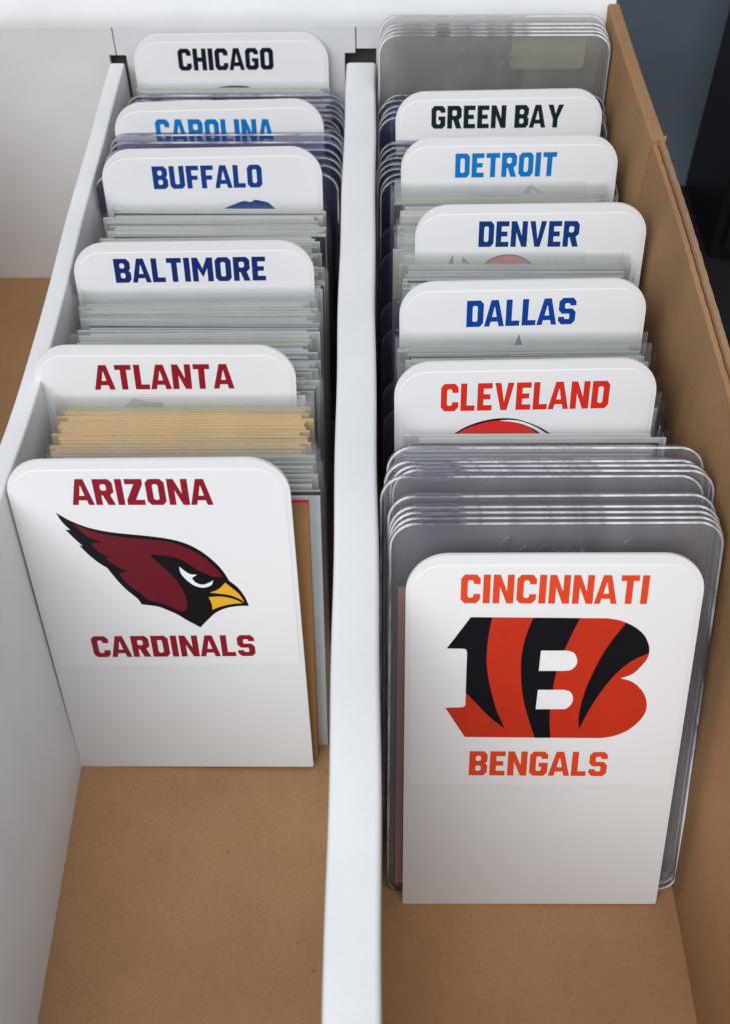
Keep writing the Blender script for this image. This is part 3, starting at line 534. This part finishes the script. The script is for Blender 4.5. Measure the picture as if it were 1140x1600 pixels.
sw_, sh_ = 66.4, 91.6
def film(name, w, h, t0, t1, mat):
    V = []; F = []
    nz = 6
    for zi in range(nz + 1):
        z = h * zi / nz
        flare = .07 * (zi / nz) ** 3
        V += [(-w / 2, t0 - flare, z), (w / 2, t0 - flare, z), (w / 2, t1 + flare, z), (-w / 2, t1 + flare, z)]
    for k in range(nz):
        for a in range(4):
            b = (a + 1) % 4
            F.append((4 * k + a, 4 * k + b, 4 * k + 4 + b, 4 * k + 4 + a))
    return mesh(name, V, F, [mat])
sleeve_long = film('sleeve', sw_ + .3, sh_ + 1.5, -.06, CT + .06, M['sleeve_hazy'])
sleeve_me = film('sleeve', sw_, sh_, -.06, CT + .06, M['sleeve'])

rnd = random.Random(11)
def sleeved(x, y, lean, style, label, group, yaw=0.0, roll=0.0, z=0.25, long=None):
    t = thing('sleeved_card', label, 'trading card', pose(x, y, lean, roll, yaw, z + abs(roll) * 33), group)
    link('card', card_me[style], t, (rnd.uniform(-1, 1), 0, .15))
    link('sleeve', sleeve_long if (rnd.random() < .22 if long is None else long) else sleeve_me, t)
    return t

# ------------------------------------------------------------------ rigid sleeves
def rigid_set(w, h, mat, rim='seam'):
    o = outline_round(w, h, 6.2, 4.2, 8)
    inn = outline_round(w - .9, h - .9, 5.8, 3.8, 8); inn = [(u, v + .45) for u, v in inn]
    shell = slab('shell', o, .06, 1.75, [mat], .32)
    for f in shell.polygons: f.use_smooth = len(f.vertices) == 4
    seam = ring('edge_seam', o, inn, -.02, .30, [M[rim]])
    return shell, seam
RIG = {'std': rigid_set(77.0, 108.0, M['rigid']), 'tall': rigid_set(76.4, 115.0, M['rigid_old']),
       'short': rigid_set(75.6, 99.0, M['rigid']), 'mid': rigid_set(75.8, 97.0, M['rigid_violet']), 'low': rigid_set(75.8, 92.0, M['rigid_violet']), 'sunk': rigid_set(75.8, 87.0, M['rigid_violet'], 'rigid_violet')}

def emboss_mesh(h, seed):
    """small raised strokes and an arc, shaped as glints on the embossing near the mouth of the rigid sleeve"""
    r = random.Random(seed); V = []; F = []
    def bar(x0, z0, x1, z1, w):
        b = len(V); dx, dz = x1 - x0, z1 - z0; L = math.hypot(dx, dz); nx, nz = -dz / L * w / 2, dx / L * w / 2
        for y in (-.16, .10):
            for (px, pz, k) in ((x0, z0, 1), (x0, z0, -1), (x1, z1, -1), (x1, z1, 1)):
                V.append((px + nx * k, y, pz + nz * k))
        for f in ((0, 1, 2, 3), (0, 4, 5, 1), (1, 5, 6, 2), (2, 6, 7, 3), (3, 7, 4, 0)): F.append(tuple(b + i for i in f))
    x = -18.0
    while x < 6:
        hh = r.uniform(1.6, 5.4); z = h - 9.6 + r.uniform(0, 3.2); k = r.choice((.9, .7, .55, -.2))
        bar(x, z, x + hh * k, z + hh, r.uniform(.18, .42))
        if r.random() < .6: bar(x + .6, z - .4, x + r.uniform(1.2, 2.4), z + r.uniform(-.2, .9), r.uniform(.2, .4))
        x += r.uniform(.7, 2.0)
    for i in range(7 if seed == 3 else 0):
        a0, a1 = math.radians(-60 + 30 * i), math.radians(-60 + 30 * (i + 1))
        cx, cz, R_ = 17.5, h - 6.4, 2.4
        bar(cx + R_ * math.cos(a0), cz + R_ * math.sin(a0), cx + R_ * math.cos(a1), cz + R_ * math.sin(a1), .3)
    return mesh('embossed_mark', V, F, [M['emboss']])
EMB = {'std': emboss_mesh(108.0, 3), 'tall': emboss_mesh(115.0, 5)}

def rigid(kind, x, y, lean, style, label, group, yaw=0.0, roll=0.0, emb=False, z=0.15):
    t = thing('rigid_card_sleeve', label, 'card sleeve', pose(x, y, lean, roll, yaw, z + abs(roll) * 38), group)
    a, b = RIG[kind]
    link('shell', a, t); link('edge_seam', b, t)
    if emb: link('embossed_mark', EMB[kind], t)
    if style: link('card', card_me[style], t, (rnd.uniform(-2, 2), .72, 2.0))
    return t

# ------------------------------------------------------------------ filling the rows
P = {k: d['pose'] for k, d in DIVIDERS.items()}
def lerp(a, b, f): return a + (b - a) * f
def run(front, back, n, x, styles, jit, lean_off=0.0, a=2.0, b=1.4, where='', f0=0.0, f1=1.0, mixed=()):
    """n sleeved cards spread between two dividers"""
    y0, l0 = P[front][1] + a, P[front][2]; y1, l1 = P[back][1] - b, P[back][2]
    for i in range(n):
        f = lerp(f0, f1, i / max(1, n - 1))
        if i in mixed:
            rigid('sunk', 43.6, lerp(y0, y1, f) + .2, lerp(l0, l1, f), None, 'violet rigid sleeve poking out left of the pack ' + where, 'rigid sleeves in the pack ' + where)
            continue
        if i - 1 in mixed: continue
        st = styles[i % len(styles)] if isinstance(styles, (list, tuple)) else styles
        sleeved(x + rnd.uniform(-jit, jit), lerp(y0, y1, f), lerp(l0, l1, f) + lean_off, st,
                'sleeved trading card standing in the pack ' + where, 'sleeved cards ' + where, rnd.uniform(-.006, .006), rnd.uniform(-.009, .009), long=(back not in ('BUFFALO', 'CHICAGO')) if i >= n - 3 else (False if styles == ['tan'] or (back in ('BUFFALO', 'CHICAGO') and f > .5) else None))
def rigids(front, back, n, kind, x, styles, jit, a, b, where, f0=0.0, f1=1.0):
    y0, l0 = P[front][1] + a, P[front][2]; y1, l1 = P[back][1] - b, P[back][2]
    for i in range(n):
        f = lerp(f0, f1, i / max(1, n - 1))
        rigid(kind, x + rnd.uniform(-jit, jit), lerp(y0, y1, f), lerp(l0, l1, f), styles[i % len(styles)],
              'clear bluish rigid card sleeve standing ' + where, 'rigid card sleeves ' + where, rnd.uniform(-.004, .004), 0)

LX, RX = -44.0, 44.6
# left row ---------------------------------------------------------
yA = P['ARIZONA'][1]
t = thing('trading_card', 'plain brown card sticking out right behind the ARIZONA divider', 'trading card', pose(-44.6, yA + 2.8, .285, 0.0, 0, .1))
link('card', card_me['brown'], t)
sleeved(-44.4, yA + 5.0, .262, 'crimson', 'white bordered card with a red corner behind the ARIZONA divider', None)
sleeved(-42.6, yA + 7.0, .243, 'grey', 'grey backed card in a clear sleeve behind the red cornered card', None)
sleeved(-41.8, yA + 9.0, .241, 'dark', 'dark card in a clear sleeve behind the grey backed card of the left row', None)
run('ARIZONA', 'ATLANTA', 7, LX + .6, ['white', 'silver', 'white', 'dark', 'cream', 'silver'], 1.2, 0, 11, 1.4, 'between the ARIZONA and ATLANTA dividers', 0, .34)
run('ARIZONA', 'ATLANTA', 17, LX - 1.9, ['tan'], .5, 0, 11, 1.8, 'in the tan pack before the ATLANTA divider', .38, 1)
run('ATLANTA', 'BALTIMORE', 38, LX - 1, ['white', 'grey', 'silver', 'dark', 'grey', 'white', 'navy', 'grey', 'grey', 'cream', 'grey', 'white'], 2.2, 0, 2.2, 2.0, 'between the ATLANTA and BALTIMORE dividers')
run('BALTIMORE', 'BUFFALO', 39, LX - .5, ['cream', 'white', 'cream', 'dark', 'cream', 'white', 'navy', 'cream', 'grey', 'silver', 'grey'], 2.2, 0, 2.2, 4.4, 'between the BALTIMORE and BUFFALO dividers')
rigids('BUFFALO', 'CAROLINA', 6, 'mid', -43.6, ['navy', None], 1.0, 2.4, 2.6, 'between the BUFFALO and CAROLINA dividers')
rigids('CAROLINA', 'CHICAGO', 10, 'low', -43.2, ['dark', 'navy', 'silver'], 1.0, 2.4, 12.5, 'between the CAROLINA and CHICAGO dividers')
run('CAROLINA', 'CHICAGO', 7, LX, ['grey', 'white', 'cream'], 1.0, .02, 31, 4.6, 'just before the CHICAGO divider')
# right row --------------------------------------------------------
ORD = ['first', 'second', 'third', 'fourth', 'fifth', 'sixth', 'seventh', 'eighth', 'ninth', 'rearmost']
rims = [-231.0, -235.4, -236.9, -238.5, -240.4, -246.5, -249.9, -251.6, -253.2, -254.9]
xs = [44.2, 43.9, 45.0, 45.2, 42.9, 44.8, 45.0, 44.6, 44.9, 44.7]
inner = [None, 'silver', None, 'grey', None, 'silver', None, 'dark', None, 'pink']
for i, (yy, xx) in enumerate(zip(rims, xs)):
    last = i == len(rims) - 1
    tl = rigid('std', xx, yy, .453 + .001 * i, inner[i],
          'frontmost clear rigid sleeve with a pinkish card inside, right behind the CINCINNATI divider' if last else ORD[len(rims) - 1 - i] + ' clear rigid sleeve from the front in the stack behind the CINCINNATI divider',
          None if last else 'rigid card sleeves behind the CINCINNATI divider', rnd.uniform(-.005, .005), rnd.uniform(-.005, .005), emb=i in (0, 5, 9))
    if last:
        for c in tl.children:
            if c.name.startswith('card'): c.location.x = -4.6 * S
yC = P['CLEVELAND'][1]
for i in range(9):
    f = i / 8
    sleeved(RX - .5 + rnd.uniform(-1.5, 1.5), lerp(-212, yC - 5.0, f), lerp(.40, P['CLEVELAND'][2], f), ['silver', 'grey', 'dark', 'white', 'silver', 'grey', 'dark', 'white', 'white'][i],
            'sleeved trading card standing in the pack just before the CLEVELAND divider', 'sleeved cards before the CLEVELAND divider')
for yy, nm in ((-224.5, 'nearer'), (-219.5, 'farther')):  # extra sleeves with dark cards, added to keep the gap by the partition black
    rigid('mid', 43.6, yy, .43, 'dark', 'violet rigid sleeve added to darken the gap behind the clear stack, the %s of two' % nm, None)
run('CLEVELAND', 'DALLAS', 28, RX, ['white', 'grey', 'green', 'white', 'cream', 'dark', 'green', 'silver', 'white'], 1.8, 0, 2.2, 3.0, 'between the CLEVELAND and DALLAS dividers', mixed=(5, 16))
run('DALLAS', 'DENVER', 29, RX, ['grey', 'white', 'silver', 'cream', 'grey', 'dark', 'white', 'grey'], 1.8, 0, 2.2, 1.6, 'between the DALLAS and DENVER dividers', mixed=(5, 16))
run('DENVER', 'DETROIT', 28, RX - .6, ['cream', 'white', 'navy', 'cream', 'red', 'dark', 'cream', 'cream', 'white'], 2.0, 0, 2.2, 1.6, 'between the DENVER and DETROIT dividers', mixed=(5, 16))
rigids('DETROIT', 'GREEN BAY', 8, 'low', 43.4, ['navy', 'dark'], .8, 2.6, 3.0, 'between the DETROIT and GREEN BAY dividers')
tall = [(-37.75, 44.0), (-35.4, 44.4), (-33.0, 44.2), (-30.4, 44.6), (-24.0, 44.3)]
for i, (yy, xx) in enumerate(tall):
    tl = rigid('tall', xx, yy, .2 if i < 4 else .185, ['silver', None, None, 'grey', None][i], ORD[i if i < 4 else 9] + ' tall clear rigid sleeve from the front behind the GREEN BAY divider' if i != 2 else 'tall clear rigid sleeve with a cream paper label, behind the GREEN BAY divider',
          'tall rigid sleeves behind the GREEN BAY divider' if i != 2 else None, 0, 0, emb=i in (0,))
    if i == 2:
        link('paper_label', slab('paper_label', [(6.0, 101.5), (29.5, 101.5), (30.6, 103), (30.6, 113.8), (6.0, 113.8)], .5, .62, [paper('cream_paper_label', (.74, .70, .50), .6, .03, .1)]), tl)
rigids('GREEN BAY', 'GREEN BAY', 5, 'mid', 44.0, ['navy', 'dark', 'silver'], .8, 2.6, -16.5, 'just behind the GREEN BAY divider')
